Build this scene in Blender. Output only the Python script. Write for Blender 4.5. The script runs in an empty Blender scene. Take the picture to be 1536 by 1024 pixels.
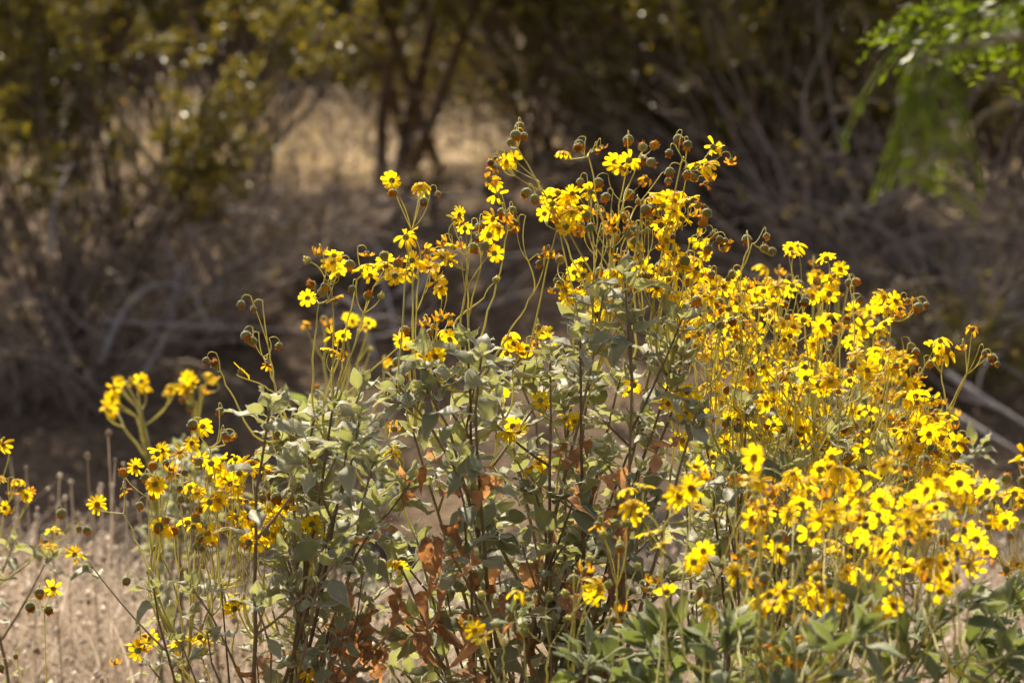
import bpy, math, random
import numpy as np
from mathutils import Vector, Matrix, noise

R = math.radians
rnd = random.Random(11)
rng = np.random.default_rng(5)
scene = bpy.context.scene
col = scene.collection

# ------------------------------------------------------------------ camera, sky, sun, exposure
CAM_Z, TILT, FOC, FDIST = 1.0, R(3.5), 120.0, 4.2
cam_d = bpy.data.cameras.new('camera')
cam = bpy.data.objects.new('camera', cam_d)
col.objects.link(cam)
cam.location = (0, 0, CAM_Z)
cam.rotation_euler = (R(90) - TILT, 0, 0)
cam_d.lens = FOC
cam_d.sensor_width = 36
cam_d.clip_start = 0.05
cam_d.clip_end = 500
cam_d.dof.use_dof = True
cam_d.dof.focus_distance = FDIST
cam_d.dof.aperture_fstop = 6.4
scene.camera = cam

SUN_EL, SUN_AZ = R(47), R(-16)          # behind the bushes, a little to the left
world = bpy.data.worlds.new('World')
scene.world = world
world.use_nodes = True
wn = world.node_tree
for n in list(wn.nodes):
    wn.nodes.remove(n)
sky = wn.nodes.new('ShaderNodeTexSky')
sky.sky_type = 'NISHITA'
sky.sun_disc = False
sky.sun_elevation = SUN_EL
sky.sun_rotation = SUN_AZ
sky.air_density = 0.6          # dusty desert air: a pale, hardly blue sky
sky.dust_density = 6.0
sky.ozone_density = 0.0
bg = wn.nodes.new('ShaderNodeBackground')
bg.inputs['Strength'].default_value = 0.105
wo = wn.nodes.new('ShaderNodeOutputWorld')
wn.links.new(sky.outputs[0], bg.inputs['Color'])
wn.links.new(bg.outputs[0], wo.inputs['Surface'])

sun_d = bpy.data.lights.new('sun', 'SUN')
sun_d.energy = 4.6
sun_d.angle = R(0.5)
sun_d.color = (1.0, 0.87, 0.68)
sun = bpy.data.objects.new('sun', sun_d)
col.objects.link(sun)
S = Vector((math.sin(SUN_AZ) * math.cos(SUN_EL), math.cos(SUN_AZ) * math.cos(SUN_EL), math.sin(SUN_EL)))
sun.rotation_euler = S.to_track_quat('Z', 'Y').to_euler()

scene.view_settings.view_transform = 'Standard'
scene.view_settings.look = 'None'
scene.view_settings.gamma = 1.0
scene.view_settings.exposure = 1.02
try:
    scene.cycles.use_denoising = True
    scene.cycles.max_bounces = 8
    scene.cycles.transmission_bounces = 6
    scene.cycles.caustics_reflective = False
    scene.cycles.caustics_refractive = False
except Exception:
    pass

K = 36.0 / FOC / 1536.0
_f = np.array([0, math.cos(TILT), -math.sin(TILT)])
_u = np.array([0, math.sin(TILT), math.cos(TILT)])


def W(px, py, d):
    """the place d metres away that stands at this spot of the photograph"""
    return np.array([(px - 768) * K * d, 0, CAM_Z]) + d * _f + (512 - py) * K * d * _u


# ------------------------------------------------------------------ mesh helpers
class MB:
    def __init__(self):
        self.V, self.F, self.M, self.n = [], [], [], 0

    def add(self, V, F, m=0):
        V = np.asarray(V, float).reshape(-1, 3)
        F = np.asarray(F, int)
        self.V.append(V)
        self.F.append(F + self.n)
        self.M.append(np.full(len(F), m, int) if np.isscalar(m) else np.asarray(m, int))
        self.n += len(V)
        return self

    def tube(self, pts, rad, sides=5, m=0):
        P = np.asarray(pts, float)
        n = len(P)
        rad = np.broadcast_to(np.asarray(rad, float), (n,))
        T = np.gradient(P, axis=0)
        T /= np.linalg.norm(T, axis=1)[:, None] + 1e-12
        a = np.array([1.0, 0, 0]) if abs(T[0][0]) < 0.8 else np.array([0, 1.0, 0])
        N = np.cross(T, a)
        for i in range(n):
            if i:
                v = N[i - 1] - T[i] * np.dot(N[i - 1], T[i])
                N[i] = v
            N[i] /= np.linalg.norm(N[i]) + 1e-12
        B = np.cross(T, N)
        ang = np.arange(sides) * 2 * math.pi / sides
        ring = P[:, None, :] + rad[:, None, None] * (np.cos(ang)[None, :, None] * N[:, None, :] + np.sin(ang)[None, :, None] * B[:, None, :])
        i, j = np.meshgrid(np.arange(n - 1), np.arange(sides), indexing='ij')
        j2 = (j + 1) % sides
        F = np.stack([i * sides + j, i * sides + j2, (i + 1) * sides + j2, (i + 1) * sides + j], -1).reshape(-1, 4)
        return self.add(ring.reshape(-1, 3), F, m)

    def mesh(self, name, mats):
        me = bpy.data.meshes.new(name)
        if self.V:
            V = np.concatenate(self.V)
            qs = [f for f in self.F if f.shape[1] == 4]
            ts = [f for f in self.F if f.shape[1] == 3]
            mq = [m for f, m in zip(self.F, self.M) if f.shape[1] == 4]
            mt = [m for f, m in zip(self.F, self.M) if f.shape[1] == 3]
            nq = sum(len(f) for f in qs)
            nt = sum(len(f) for f in ts)
            loops = np.concatenate([f.ravel() for f in qs] + [f.ravel() for f in ts]).astype(np.int32)
            start = np.concatenate([np.arange(nq) * 4, nq * 4 + np.arange(nt) * 3]).astype(np.int32)
            mi = np.concatenate(mq + mt).astype(np.int32)
            me.vertices.add(len(V))
            me.vertices.foreach_set('co', V.astype(np.float32).ravel())
            me.loops.add(len(loops))
            me.loops.foreach_set('vertex_index', loops)
            me.polygons.add(nq + nt)
            me.polygons.foreach_set('loop_start', start)
            me.polygons.foreach_set('material_index', mi)
            me.polygons.foreach_set('use_smooth', np.ones(nq + nt, bool))
            me.update(calc_edges=True)
        for m in (mats if isinstance(mats, (list, tuple)) else [mats]):
            me.materials.append(m)
        return me

    def obj(self, name, mats, parent=None):
        return link(name, self.mesh(name, mats), parent)


def link(name, me, parent=None, M=None):
    o = bpy.data.objects.new(name, me)
    col.objects.link(o)
    if M is not None:
        o.matrix_local = M
    if parent is not None:
        o.parent = parent
    return o


def tag(o, label=None, cat=None, group=None, kind=None):
    if label: o['label'] = label
    if cat: o['category'] = cat
    if group: o['group'] = group
    if kind: o['kind'] = kind
    return o


def thing(name, label, cat, loc, group=None):
    o = bpy.data.objects.new(name, None)
    o.empty_display_size = 0.05
    col.objects.link(o)
    o.location = loc
    return tag(o, label, cat, group)


def frame(x, z):
    """matrix whose X axis is x and whose Z axis is as near z as it can be"""
    x = np.asarray(x, float); x = x / (np.linalg.norm(x) + 1e-12)
    z = np.asarray(z, float); z = z - x * np.dot(x, z)
    if np.linalg.norm(z) < 1e-6:
        z = np.cross(x, [0.3, 0.5, 0.8])
    z = z / np.linalg.norm(z)
    return np.stack([x, np.cross(z, x), z], 1)


def mat4(A, s, p):
    M = Matrix.Identity(4)
    for i in range(3):
        for j in range(3):
            M[i][j] = float(A[i, j] * s)
        M[i][3] = float(p[i])
    return M


def unit(v):
    v = np.asarray(v, float)
    return v / (np.linalg.norm(v) + 1e-12)


def rv(s=1.0):
    return np.array([rnd.gauss(0, s), rnd.gauss(0, s), rnd.gauss(0, s)])


def bez(a, b, c, n):
    t = np.linspace(0, 1, n)[:, None]
    return (1 - t) ** 2 * a + 2 * t * (1 - t) * b + t ** 2 * c


# ------------------------------------------------------------------ materials
def new_mat(name):
    m = bpy.data.materials.new(name)
    m.use_nodes = True
    nt = m.node_tree
    for n in list(nt.nodes):
        nt.nodes.remove(n)
    return m, nt, nt.nodes, nt.links


def organic(name, c1, c2, transl=0.4, tcol=None, rough=0.6, sheen=0.0, spec=0.3, scale=60.0, bump=0.0, c3=None, coord='Object'):
    """a matt natural surface, patchy between two colours, with light coming through it"""
    m, nt, N, L = new_mat(name)
    out = N.new('ShaderNodeOutputMaterial')
    tc = N.new('ShaderNodeTexCoord')
    geo = N.new('ShaderNodeNewGeometry')
    oi = N.new('ShaderNodeObjectInfo')
    nz = N.new('ShaderNodeTexNoise')
    nz.inputs['Scale'].default_value = scale
    nz.inputs['Detail'].default_value = 4
    L.new(tc.outputs[coord], nz.inputs['Vector'])
    add = N.new('ShaderNodeMath'); add.operation = 'ADD'
    L.new(geo.outputs['Random Per Island'], add.inputs[0])
    L.new(oi.outputs['Random'], add.inputs[1])
    fr = N.new('ShaderNodeMath'); fr.operation = 'FRACT'
    L.new(add.outputs[0], fr.inputs[0])
    mx = N.new('ShaderNodeMath'); mx.operation = 'MULTIPLY_ADD'
    L.new(nz.outputs['Fac'], mx.inputs[0])
    mx.inputs[1].default_value = 0.9
    mul = N.new('ShaderNodeMath'); mul.operation = 'MULTIPLY_ADD'
    L.new(fr.outputs[0], mul.inputs[0]); mul.inputs[1].default_value = 0.75; mul.inputs[2].default_value = -0.3
    L.new(mul.outputs[0], mx.inputs[2])
    ramp = N.new('ShaderNodeValToRGB')
    ramp.color_ramp.elements[0].color = (*c1, 1); ramp.color_ramp.elements[0].position = 0.1
    ramp.color_ramp.elements[1].color = (*c2, 1); ramp.color_ramp.elements[1].position = 0.75
    if c3:
        e = ramp.color_ramp.elements.new(0.97); e.color = (*c3, 1)
    L.new(mx.outputs[0], ramp.inputs['Fac'])
    bs = N.new('ShaderNodeBsdfPrincipled')
    L.new(ramp.outputs['Color'], bs.inputs['Base Color'])
    bs.inputs['Roughness'].default_value = rough
    bs.inputs['Specular IOR Level'].default_value = spec
    if sheen:
        bs.inputs['Sheen Weight'].default_value = sheen
        bs.inputs['Sheen Roughness'].default_value = 0.4
    if bump:
        bp = N.new('ShaderNodeBump'); bp.inputs['Strength'].default_value = bump; bp.inputs['Distance'].default_value = 0.002
        L.new(nz.outputs['Fac'], bp.inputs['Height']); L.new(bp.outputs[0], bs.inputs['Normal'])
    if transl > 0:
        tr = N.new('ShaderNodeBsdfTranslucent')
        if tcol:
            mc = N.new('ShaderNodeMix'); mc.data_type = 'RGBA'; mc.blend_type = 'MULTIPLY'
            mc.inputs[0].default_value = 1.0
            L.new(ramp.outputs['Color'], mc.inputs[6]); mc.inputs[7].default_value = (*tcol, 1)
            L.new(mc.outputs[2], tr.inputs['Color'])
        else:
            L.new(ramp.outputs['Color'], tr.inputs['Color'])
        ms = N.new('ShaderNodeMixShader'); ms.inputs[0].default_value = transl
        L.new(bs.outputs[0], ms.inputs[1]); L.new(tr.outputs[0], ms.inputs[2])
        L.new(ms.outputs[0], out.inputs['Surface'])
    else:
        L.new(bs.outputs[0], out.inputs['Surface'])
    return m


M_PETAL = organic('petal_yellow', (0.88, 0.55, 0.004), (0.94, 0.72, 0.008), 0.62, rough=0.55, scale=80)
M_WITHER = organic('petal_withered', (0.55, 0.20, 0.008), (0.90, 0.50, 0.01), 0.55, rough=0.7, scale=90)
M_DISC = organic('flower_disc', (0.36, 0.17, 0.010), (0.70, 0.42, 0.02), 0.25, rough=0.8, scale=700, bump=0.8)
M_CALYX = organic('calyx_green', (0.17, 0.185, 0.05), (0.31, 0.31, 0.10), 0.3, rough=0.7, sheen=0.5, scale=300)
M_FRINGE = organic('bud_fringe', (0.24, 0.075, 0.008), (0.62, 0.27, 0.018), 0.4, rough=0.7, scale=400)
M_STALK = organic('flower_stalk', (0.54, 0.50, 0.13), (0.68, 0.63, 0.20), 0.5, rough=0.5, sheen=0.3, scale=50)
M_LEAF = organic('silver_leaf', (0.22, 0.238, 0.118), (0.37, 0.382, 0.225), 0.47, tcol=(1.0, 1.0, 0.52), rough=0.55, sheen=0.45, spec=0.35, scale=45, c3=(0.46, 0.45, 0.34))
M_GREENLEAF = organic('green_leaf', (0.14, 0.175, 0.072), (0.25, 0.285, 0.14), 0.42, tcol=(0.95, 1.0, 0.42), rough=0.55, sheen=0.35, scale=45)
M_MARGIN = organic('leaf_margin', (0.38, 0.37, 0.25), (0.52, 0.50, 0.37), 0.35, rough=0.7, sheen=0.6, scale=45)
M_GREENMARGIN = organic('green_leaf_margin', (0.22, 0.26, 0.12), (0.34, 0.37, 0.2), 0.4, rough=0.7, sheen=0.4, scale=45)
M_DEADLEAF = organic('dead_leaf', (0.32, 0.185, 0.09), (0.64, 0.43, 0.25), 0.55, tcol=(1.0, 0.74, 0.48), rough=0.8, scale=7, c3=(0.5, 0.34, 0.2))
M_WOOD = organic('woody_stem', (0.15, 0.11, 0.058), (0.32, 0.25, 0.15), 0.0, rough=0.8, scale=90, bump=0.6)
M_BARK = organic('shrub_bark', (0.062, 0.045, 0.028), (0.21, 0.152, 0.097), 0.0, rough=0.85, scale=30, bump=0.6)
M_TWIG = organic('grey_twig', (0.17, 0.130, 0.092), (0.41, 0.325, 0.245), 0.0, rough=0.8, scale=30)
M_DEADWOOD = organic('dead_wood', (0.26, 0.22, 0.185), (0.50, 0.43, 0.37), 0.0, rough=0.8, scale=30, bump=0.5)
M_SHRUBLEAF = organic('shrub_leaf', (0.070, 0.066, 0.013), (0.225, 0.192, 0.042), 0.5, tcol=(1.0, 0.95, 0.32), rough=0.36, spec=0.45, scale=8)
M_SHRUBFLOWER = organic('shrub_flower', (0.7, 0.4, 0.01), (0.85, 0.55, 0.02), 0.5, rough=0.6)
M_GRASS = organic('dry_grass', (0.25, 0.19, 0.125), (0.60, 0.49, 0.36), 0.42, rough=0.7, scale=3, c3=(0.66, 0.58, 0.49))
M_STRAW = organic('straw', (0.50, 0.38, 0.19), (0.78, 0.64, 0.38), 0.55, rough=0.7, scale=3)
M_SEED = organic('seed_head', (0.30, 0.22, 0.14), (0.80, 0.72, 0.60), 0.4, rough=0.8, scale=60)
M_FEATHER = organic('feathery_leaf', (0.07, 0.11, 0.010), (0.17, 0.23, 0.026), 0.52, tcol=(1.0, 1.0, 0.25), rough=0.45, scale=10)
M_LITTER = organic('leaf_litter', (0.08, 0.056, 0.038), (0.34, 0.26, 0.19), 0.15, rough=0.75, scale=5, c3=(0.55, 0.46, 0.36))


def ground_mat(name='desert_soil', c1=(0.062, 0.042, 0.025), c2=(0.20, 0.140, 0.083)):
    m, nt, N, L = new_mat(name)
    out = N.new('ShaderNodeOutputMaterial')
    tc = N.new('ShaderNodeTexCoord')
    bs = N.new('ShaderNodeBsdfPrincipled'); bs.inputs['Roughness'].default_value = 0.95; bs.inputs['Specular IOR Level'].default_value = 0.15
    n1 = N.new('ShaderNodeTexNoise'); n1.inputs['Scale'].default_value = 1.3; n1.inputs['Detail'].default_value = 8; n1.inputs['Roughness'].default_value = 0.65
    n2 = N.new('ShaderNodeTexNoise'); n2.inputs['Scale'].default_value = 26; n2.inputs['Detail'].default_value = 6
    L.new(tc.outputs['Object'], n1.inputs['Vector']); L.new(tc.outputs['Object'], n2.inputs['Vector'])
    r1 = N.new('ShaderNodeValToRGB')
    r1.color_ramp.elements[0].color = (*c1, 1); r1.color_ramp.elements[0].position = 0.32
    r1.color_ramp.elements[1].color = (*c2, 1); r1.color_ramp.elements[1].position = 0.7
    L.new(n1.outputs['Fac'], r1.inputs['Fac'])
    r2 = N.new('ShaderNodeValToRGB')
    r2.color_ramp.elements[0].color = (0.55, 0.52, 0.5, 1); r2.color_ramp.elements[0].position = 0.3
    r2.color_ramp.elements[1].color = (1.3, 1.28, 1.25, 1); r2.color_ramp.elements[1].position = 0.7
    L.new(n2.outputs['Fac'], r2.inputs['Fac'])
    mx = N.new('ShaderNodeMix'); mx.data_type = 'RGBA'; mx.blend_type = 'MULTIPLY'; mx.inputs[0].default_value = 1
    L.new(r1.outputs[0], mx.inputs[6]); L.new(r2.outputs[0], mx.inputs[7])
    L.new(mx.outputs[2], bs.inputs['Base Color'])
    bp = N.new('ShaderNodeBump'); bp.inputs['Strength'].default_value = 0.9; bp.inputs['Distance'].default_value = 0.03
    L.new(n2.outputs['Fac'], bp.inputs['Height']); L.new(bp.outputs[0], bs.inputs['Normal'])
    L.new(bs.outputs[0], out.inputs['Surface'])
    return m


M_SOIL = ground_mat()
M_WASH_SHADE = ground_mat('wash_shade', (0.022, 0.017, 0.013), (0.065, 0.050, 0.038))  # soil colour darkened to stand for shade in the wash
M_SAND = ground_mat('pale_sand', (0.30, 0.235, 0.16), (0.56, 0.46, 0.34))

# ------------------------------------------------------------------ the ground: terrace, wash, bank, rising hillside
PROFILE_Y = np.array([-60, 0, 7.0, 7.25, 7.7, 8.9, 9.5, 10.4, 11.6, 12.8, 13.6, 16.5, 18.5, 24, 34, 70, 120])
PROFILE_Z = np.array([0.0, 0, 0.0, -0.06, -0.34, -0.30, -0.08, 0.24, 0.58, 0.82, 0.90, 1.22, 1.7, 5.0, 11.0, 26, 34])


def height(x, y):
    w = 0.22 * math.sin(x * 1.1 + 0.6) + 0.12 * math.sin(x * 2.7)
    z = float(np.interp(y + w * min(1, max(0, (y - 5.5) / 2)), PROFILE_Y, PROFILE_Z))
    b = 1.0 if y > 8.5 else 0.3
    z += b * 0.10 * noise.noise(Vector((x * 0.9, y * 0.9, 0.3))) + b * 0.045 * noise.noise(Vector((x * 2.9, y * 2.9, 4.1))) + b * 0.018 * noise.noise(Vector((x * 9, y * 9, 7)))
    return z


xs = np.concatenate([[-90, -55, -34, -22, -15, -10, -7.5], np.arange(-6, 6.01, 0.09), [7.5, 10, 15, 22, 34, 55, 90]])
ys = np.concatenate([[-60, -30, -14, -6, -2, 0, 1], np.arange(2, 20.01, 0.09), [21, 22.5, 24, 26, 29, 34, 42, 55, 70, 95, 120]])
V = np.array([[x, y, height(x, y)] for y in ys for x in xs])
nx, ny = len(xs), len(ys)
i, j = np.meshgrid(np.arange(ny - 1), np.arange(nx - 1), indexing='ij')
F = np.stack([i * nx + j, i * nx + j + 1, (i + 1) * nx + j + 1, (i + 1) * nx + j], -1).reshape(-1, 4)
tag(MB().add(V, F).obj('ground', M_SOIL), 'dry brown desert soil running from terrace over wash to hillside', 'ground', kind='structure')



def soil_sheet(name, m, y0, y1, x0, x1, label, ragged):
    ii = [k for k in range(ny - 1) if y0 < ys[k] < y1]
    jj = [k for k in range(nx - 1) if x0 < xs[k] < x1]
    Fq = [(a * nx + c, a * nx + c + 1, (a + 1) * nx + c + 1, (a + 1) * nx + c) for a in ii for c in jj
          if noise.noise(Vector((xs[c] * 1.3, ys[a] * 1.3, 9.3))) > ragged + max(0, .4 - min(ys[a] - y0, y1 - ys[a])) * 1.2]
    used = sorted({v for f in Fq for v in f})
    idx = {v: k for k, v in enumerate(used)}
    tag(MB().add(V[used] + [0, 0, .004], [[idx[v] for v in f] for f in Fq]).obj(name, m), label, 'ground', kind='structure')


soil_sheet('wash_shade_sheet', M_WASH_SHADE, 7.3, 9.3, -6, 6, 'shade along the bottom of the wash, painted as darker soil', -2)  # dark sheet: shade of the shrubs painted over the wash floor
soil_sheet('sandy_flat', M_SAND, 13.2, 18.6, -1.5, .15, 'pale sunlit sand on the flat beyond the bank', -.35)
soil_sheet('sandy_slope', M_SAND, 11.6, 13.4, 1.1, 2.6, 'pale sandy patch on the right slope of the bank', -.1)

# ------------------------------------------------------------------ dry grass on the terrace (uncountable) 
def scatter_blades(mb, P, h, lean, w, bend):
    n = len(P)
    a = rng.uniform(0, 2 * math.pi, n)
    d = np.stack([np.cos(a), np.sin(a), np.zeros(n)], 1)
    side = np.stack([-np.sin(a), np.cos(a), np.zeros(n)], 1)
    rows = []
    for t in (0, 0.4, 0.75, 1.0):
        c = P + d * (lean * t + bend * t * t)[:, None] * h[:, None]
        c[:, 2] += h * t * (1 - 0.25 * bend * t)
        ww = (w * (1 - 0.8 * t))[:, None] * side
        rows.append(np.stack([c - ww, c + ww], 1))
    V = np.stack(rows, 1)             # n,4,2,3
    base = np.arange(n)[:, None] * 8
    F = np.concatenate([np.stack([base[:, 0] + 2 * k, base[:, 0] + 2 * k + 1, base[:, 0] + 2 * k + 3, base[:, 0] + 2 * k + 2], 1) for k in range(3)])
    mb.add(V.reshape(-1, 3), F)
    return V[:, 3].mean(1)


def heads_at(mb, P, s):
    n = len(P)
    o = np.array([[1, 0, 0], [0, 1, 0], [-1, 0, 0], [0, -1, 0], [0, 0, 1.5], [0, 0, -1.1]], float)
    f = np.array([[0, 1, 4], [1, 2, 4], [2, 3, 4], [3, 0, 4], [1, 0, 5], [2, 1, 5], [3, 2, 5], [0, 3, 5]])
    V = P[:, None, :] + o[None] * s[:, None, None] + rng.normal(0, 0.22, (n, 6, 3)) * s[:, None, None]
    Fa = (f[None] + (np.arange(n) * 6)[:, None, None]).reshape(-1, 3)
    mb.add(V.reshape(-1, 3), Fa, 1)


def grass_patch(mb, n, x0, x1, y0, y1, hmin, hmax, heads=0.42, hs=1.0):
    x = rng.uniform(x0, x1, n); y = rng.uniform(y0, y1, n)
    keep = np.array([noise.noise(Vector((a * 2.2, b * 2.2, 1.7))) + .5 * noise.noise(Vector((a * 7, b * 7, 4.7))) > -0.12 + rnd.uniform(-.2, .2) for a, b in zip(x, y)])
    x, y = x[keep], y[keep]
    z = np.array([height(a, b) for a, b in zip(x, y)]) - 0.005
    P = np.stack([x, y, z], 1)
    n = len(P)
    h = rng.uniform(hmin, hmax, n) * (0.8 + 0.25 * np.sin(x * 3.1 + y * 1.7))
    tip = scatter_blades(mb, P, h, rng.uniform(0, .9, n), rng.uniform(.0006, .0024, n), rng.uniform(0, 1.3, n))
    k = rng.random(n) < heads
    heads_at(mb, tip[k], hs * rng.uniform(.002, .0075, k.sum()) * rng.uniform(.6, 1.2, k.sum()))


gm = MB()
grass_patch(gm, 30000, -1.9, 1.9, 4.5, 7.15, .10, .22)
grass_patch(gm, 7000, -1.9, 1.9, 4.6, 7.15, .2, .30, .9)
grass_patch(gm, 9000, -1.9, 1.9, 2.6, 4.5, .05, .16, .2)
grass_patch(gm, 9000, -5.5, -1.9, 2.5, 7.1, .10, .27)
grass_patch(gm, 9000, 1.9, 5.5, 2.5, 7.1, .10, .27)
tag(gm.obj('dry_grass', [M_GRASS, M_SEED]), 'pale dry grass with fluffy seed heads covering the sunlit terrace', 'grass', kind='stuff')

# sunlit straw and bloom on the far flat beyond the bank
fm = MB()
grass_patch(fm, 8000, -3.5, 3.5, 13.0, 18, .06, .22, .3, 1.9)
grass_patch(fm, 9000, -1.5, .2, 13.1, 17, .06, .24, .5, 1.9)
tag(fm.obj('far_grass', [M_STRAW, M_SEED]), 'sunlit straw grass on the flat beyond the shaded bank', 'grass', kind='stuff')

# litter on the bank: twigs, dry leaves and small stones
lm = MB()
n = 9000
x = rng.uniform(-3.2, 3.2, n); y = rng.uniform(8.0, 14.0, n)
P = np.stack([x, y, np.array([height(a, b) for a, b in zip(x, y)]) + .006], 1)
A = rng.normal(0, 1, (n, 3)); A[:, 2] *= .35; A /= np.linalg.norm(A, axis=1)[:, None]
B = rng.normal(0, 1, (n, 3)); B -= A * (A * B).sum(1)[:, None]; B /= np.linalg.norm(B, axis=1)[:, None]
la = rng.uniform(.008, .022, n); lb = rng.uniform(.004, .012, n)
tw = rng.random(n) < .35
la[tw] = rng.uniform(.03, .11, tw.sum()); lb[tw] = .0022
Vq = np.stack([P - A * la[:, None], P + B * lb[:, None], P + A * la[:, None], P - B * lb[:, None]], 1)
lm.add(Vq.reshape(-1, 3), np.arange(4 * n).reshape(-1, 4))
tag(lm.obj('leaf_litter', M_LITTER), 'dry leaves and twig bits strewn over the shaded bank', 'litter', kind='stuff')

# ------------------------------------------------------------------ brittlebush leaf, flower and bud shapes
def leaf_mesh_arrays(seed, wide=.5, curl=.3, fold=.35, wave=.04, teeth=0.0):
    r = random.Random(seed)
    nl = 8
    V, F = [], []
    # petiole
    pl = .22
    ts = np.linspace(0, 1, nl)
    ph = r.uniform(0, 6)
    for k, t in enumerate(ts):
        w = wide * .5 * (math.sin(math.pi * min(1, t ** .75)) ** 1.1) if 0 < t < 1 else 0.012
        w = max(w, .012) * (1 + r.uniform(-.05, .05) + teeth * r.uniform(-1, 1))
        xx = pl + t * (1 - pl)
        zz = -curl * (t ** 2) * .6 + teeth * r.uniform(-.16, .16)
        for sgn in (-1, 1):
            ed = wave * math.sin(ph + t * 9 + sgn)
            V.append((xx, sgn * w, zz + fold * w + ed))
        V.append((xx, 0, zz))
    V += [(0, -.014, .03), (0, .014, .03)]
    n1 = len(V)
    for k in range(nl):                                   # downy margin, rolled down a little
        for q, sgn in ((0, -1), (1, 1)):
            x, y, z = V[3 * k + q]
            V.append((x + .02 * (k / (nl - 1)), y + sgn * .011, z - .026))
    for k in range(nl - 1):
        a, b = 3 * k, 3 * (k + 1)
        F.append((a, b, b + 2, a + 2)); F.append((a + 2, b + 2, b + 1, a + 1))
        F.append((a, n1 + 2 * k, n1 + 2 * k + 2, b)); F.append((a + 1, b + 1, n1 + 2 * k + 3, n1 + 2 * k + 1))
    F.append((n1 - 2, 0, 1, n1 - 1))
    M = np.array(([0, 0, 1, 1] * (nl - 1)) + [0])
    return np.array(V, float), np.array(F), M


LEAF = [leaf_mesh_arrays(s, w, c, f, wv) for s, w, c, f, wv in
        [(1, .43, .25, .35, .04), (2, .47, .45, .25, .08), (3, .37, .10, .5, .05), (4, .44, .8, .3, .07), (5, .50, -.25, .4, .08), (6, .34, .45, .2, .05)]]
LEAF_L = [leaf_mesh_arrays(s, w, c, f, wv) for s, w, c, f, wv in
          [(11, .30, .2, .4, .02), (12, .34, .4, .3, .03), (13, .27, .05, .45, .02), (14, .36, .55, .3, .03)]]
DEAD = [leaf_mesh_arrays(s, w, c, f, wv, te) for s, w, c, f, wv, te in
        [(21, .42, 1.3, .9, .12, .35), (22, .40, 1.8, .7, .16, .45), (23, .46, .6, 1.2, .16, .4), (24, .36, 1.0, 1.5, .12, .5), (25, .5, -.9, .8, .18, .35)]]
ME = {}


def leaf_me(key, arr, mat):
    k = (key, mat.name)
    if k not in ME:
        ME[k] = MB().add(*arr).mesh('leaf', [mat, mat if mat is M_DEADLEAF else M_GREENMARGIN if mat is M_GREENLEAF else M_MARGIN])
    return ME[k]


def petals_arrays(seed, n, length, droop, wid, ragged=0.0, skip=0.0):
    """one head of ray petals, radius 1, facing +Z"""
    r = random.Random(seed)
    V, F = [], []
    for k in range(n):
        if r.random() < skip:
            continue
        a = 2 * math.pi * (k + r.uniform(-.18, .18)) / n
        L = length * r.uniform(.85, 1.08)
        dr = droop + r.uniform(-.22, .22)
        tw = r.uniform(-.25, .25) + ragged * r.uniform(-.8, .8)
        ca, sa = math.cos(a), math.sin(a)
        b0 = len(V)
        for i, t in enumerate((0, .3, .6, .85, 1.0)):
            w = wid * (.35, .8, 1.0, .9, .5)[i]
            rr = .22 + (L + .04) * t
            zz = .05 - dr * t * t * L + .12 * t * (1 - t)
            for s in (-1, 0, 1):
                x = rr - (.09 if (i == 4 and s == 0) else 0) + (-.03 if (i == 4 and s) else 0)
                y = s * w
                z = zz + abs(s) * .06 * (1 + ragged * 2) + tw * y * t + ragged * r.uniform(-.08, .08)
                V.append((x * ca - y * sa, x * sa + y * ca, z))
        for i in range(4):
            for s in range(2):
                q = b0 + i * 3 + s
                F.append((q, q + 3, q + 4, q + 1))
    return np.array(V), np.array(F)


def lathe(prof, sides):
    V = [(rr * math.cos(2 * math.pi * k / sides), rr * math.sin(2 * math.pi * k / sides), z) for rr, z in prof for k in range(sides)]
    F = [(i * sides + k, i * sides + (k + 1) % sides, (i + 1) * sides + (k + 1) % sides, (i + 1) * sides + k) for i in range(len(prof) - 1) for k in range(sides)]
    return np.array(V, float), np.array(F)


HEADS = {'f': [petals_arrays(1, 9, .74, .12, .19, .06, .06), petals_arrays(2, 11, .72, .4, .16, .08), petals_arrays(3, 8, .76, -.1, .23), petals_arrays(4, 11, .7, .65, .15, .1, .1), petals_arrays(8, 9, .76, .3, .17, .12, .25), petals_arrays(9, 12, .72, .1, .14, .1, .1), petals_arrays(10, 8, .74, 1.1, .19, .2, .1),
               petals_arrays(5, 8, .78, .25, .235, .1, .08), petals_arrays(6, 10, .74, .9, .2, .15), petals_arrays(7, 7, .76, .1, .25, .1, .1)],
         'w': [petals_arrays(11, 9, .5, 1.1, .15, .5, .2), petals_arrays(12, 8, .55, .5, .13, .6, .25), petals_arrays(13, 10, .42, 1.6, .15, .5, .15), petals_arrays(14, 8, .5, -.4, .12, .5, .2)]}
_d1 = lathe([(.25, .0), (.26, .08), (.21, .15), (.11, .19), (.001, .2)], 10)
_d2 = lathe([(.05, -.30), (.15, -.28), (.26, -.18), (.29, -.04), (.26, .02)], 10)
DISC = MB().add(*_d1, 0).add(*_d2, 1)
HEAD_ME = {k: [MB().add(*a).mesh('flower_head', M_PETAL if k == 'f' else M_WITHER) for a in v] for k, v in HEADS.items()}
DISC_ME = DISC.mesh('disc', [M_DISC, M_CALYX])


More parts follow.
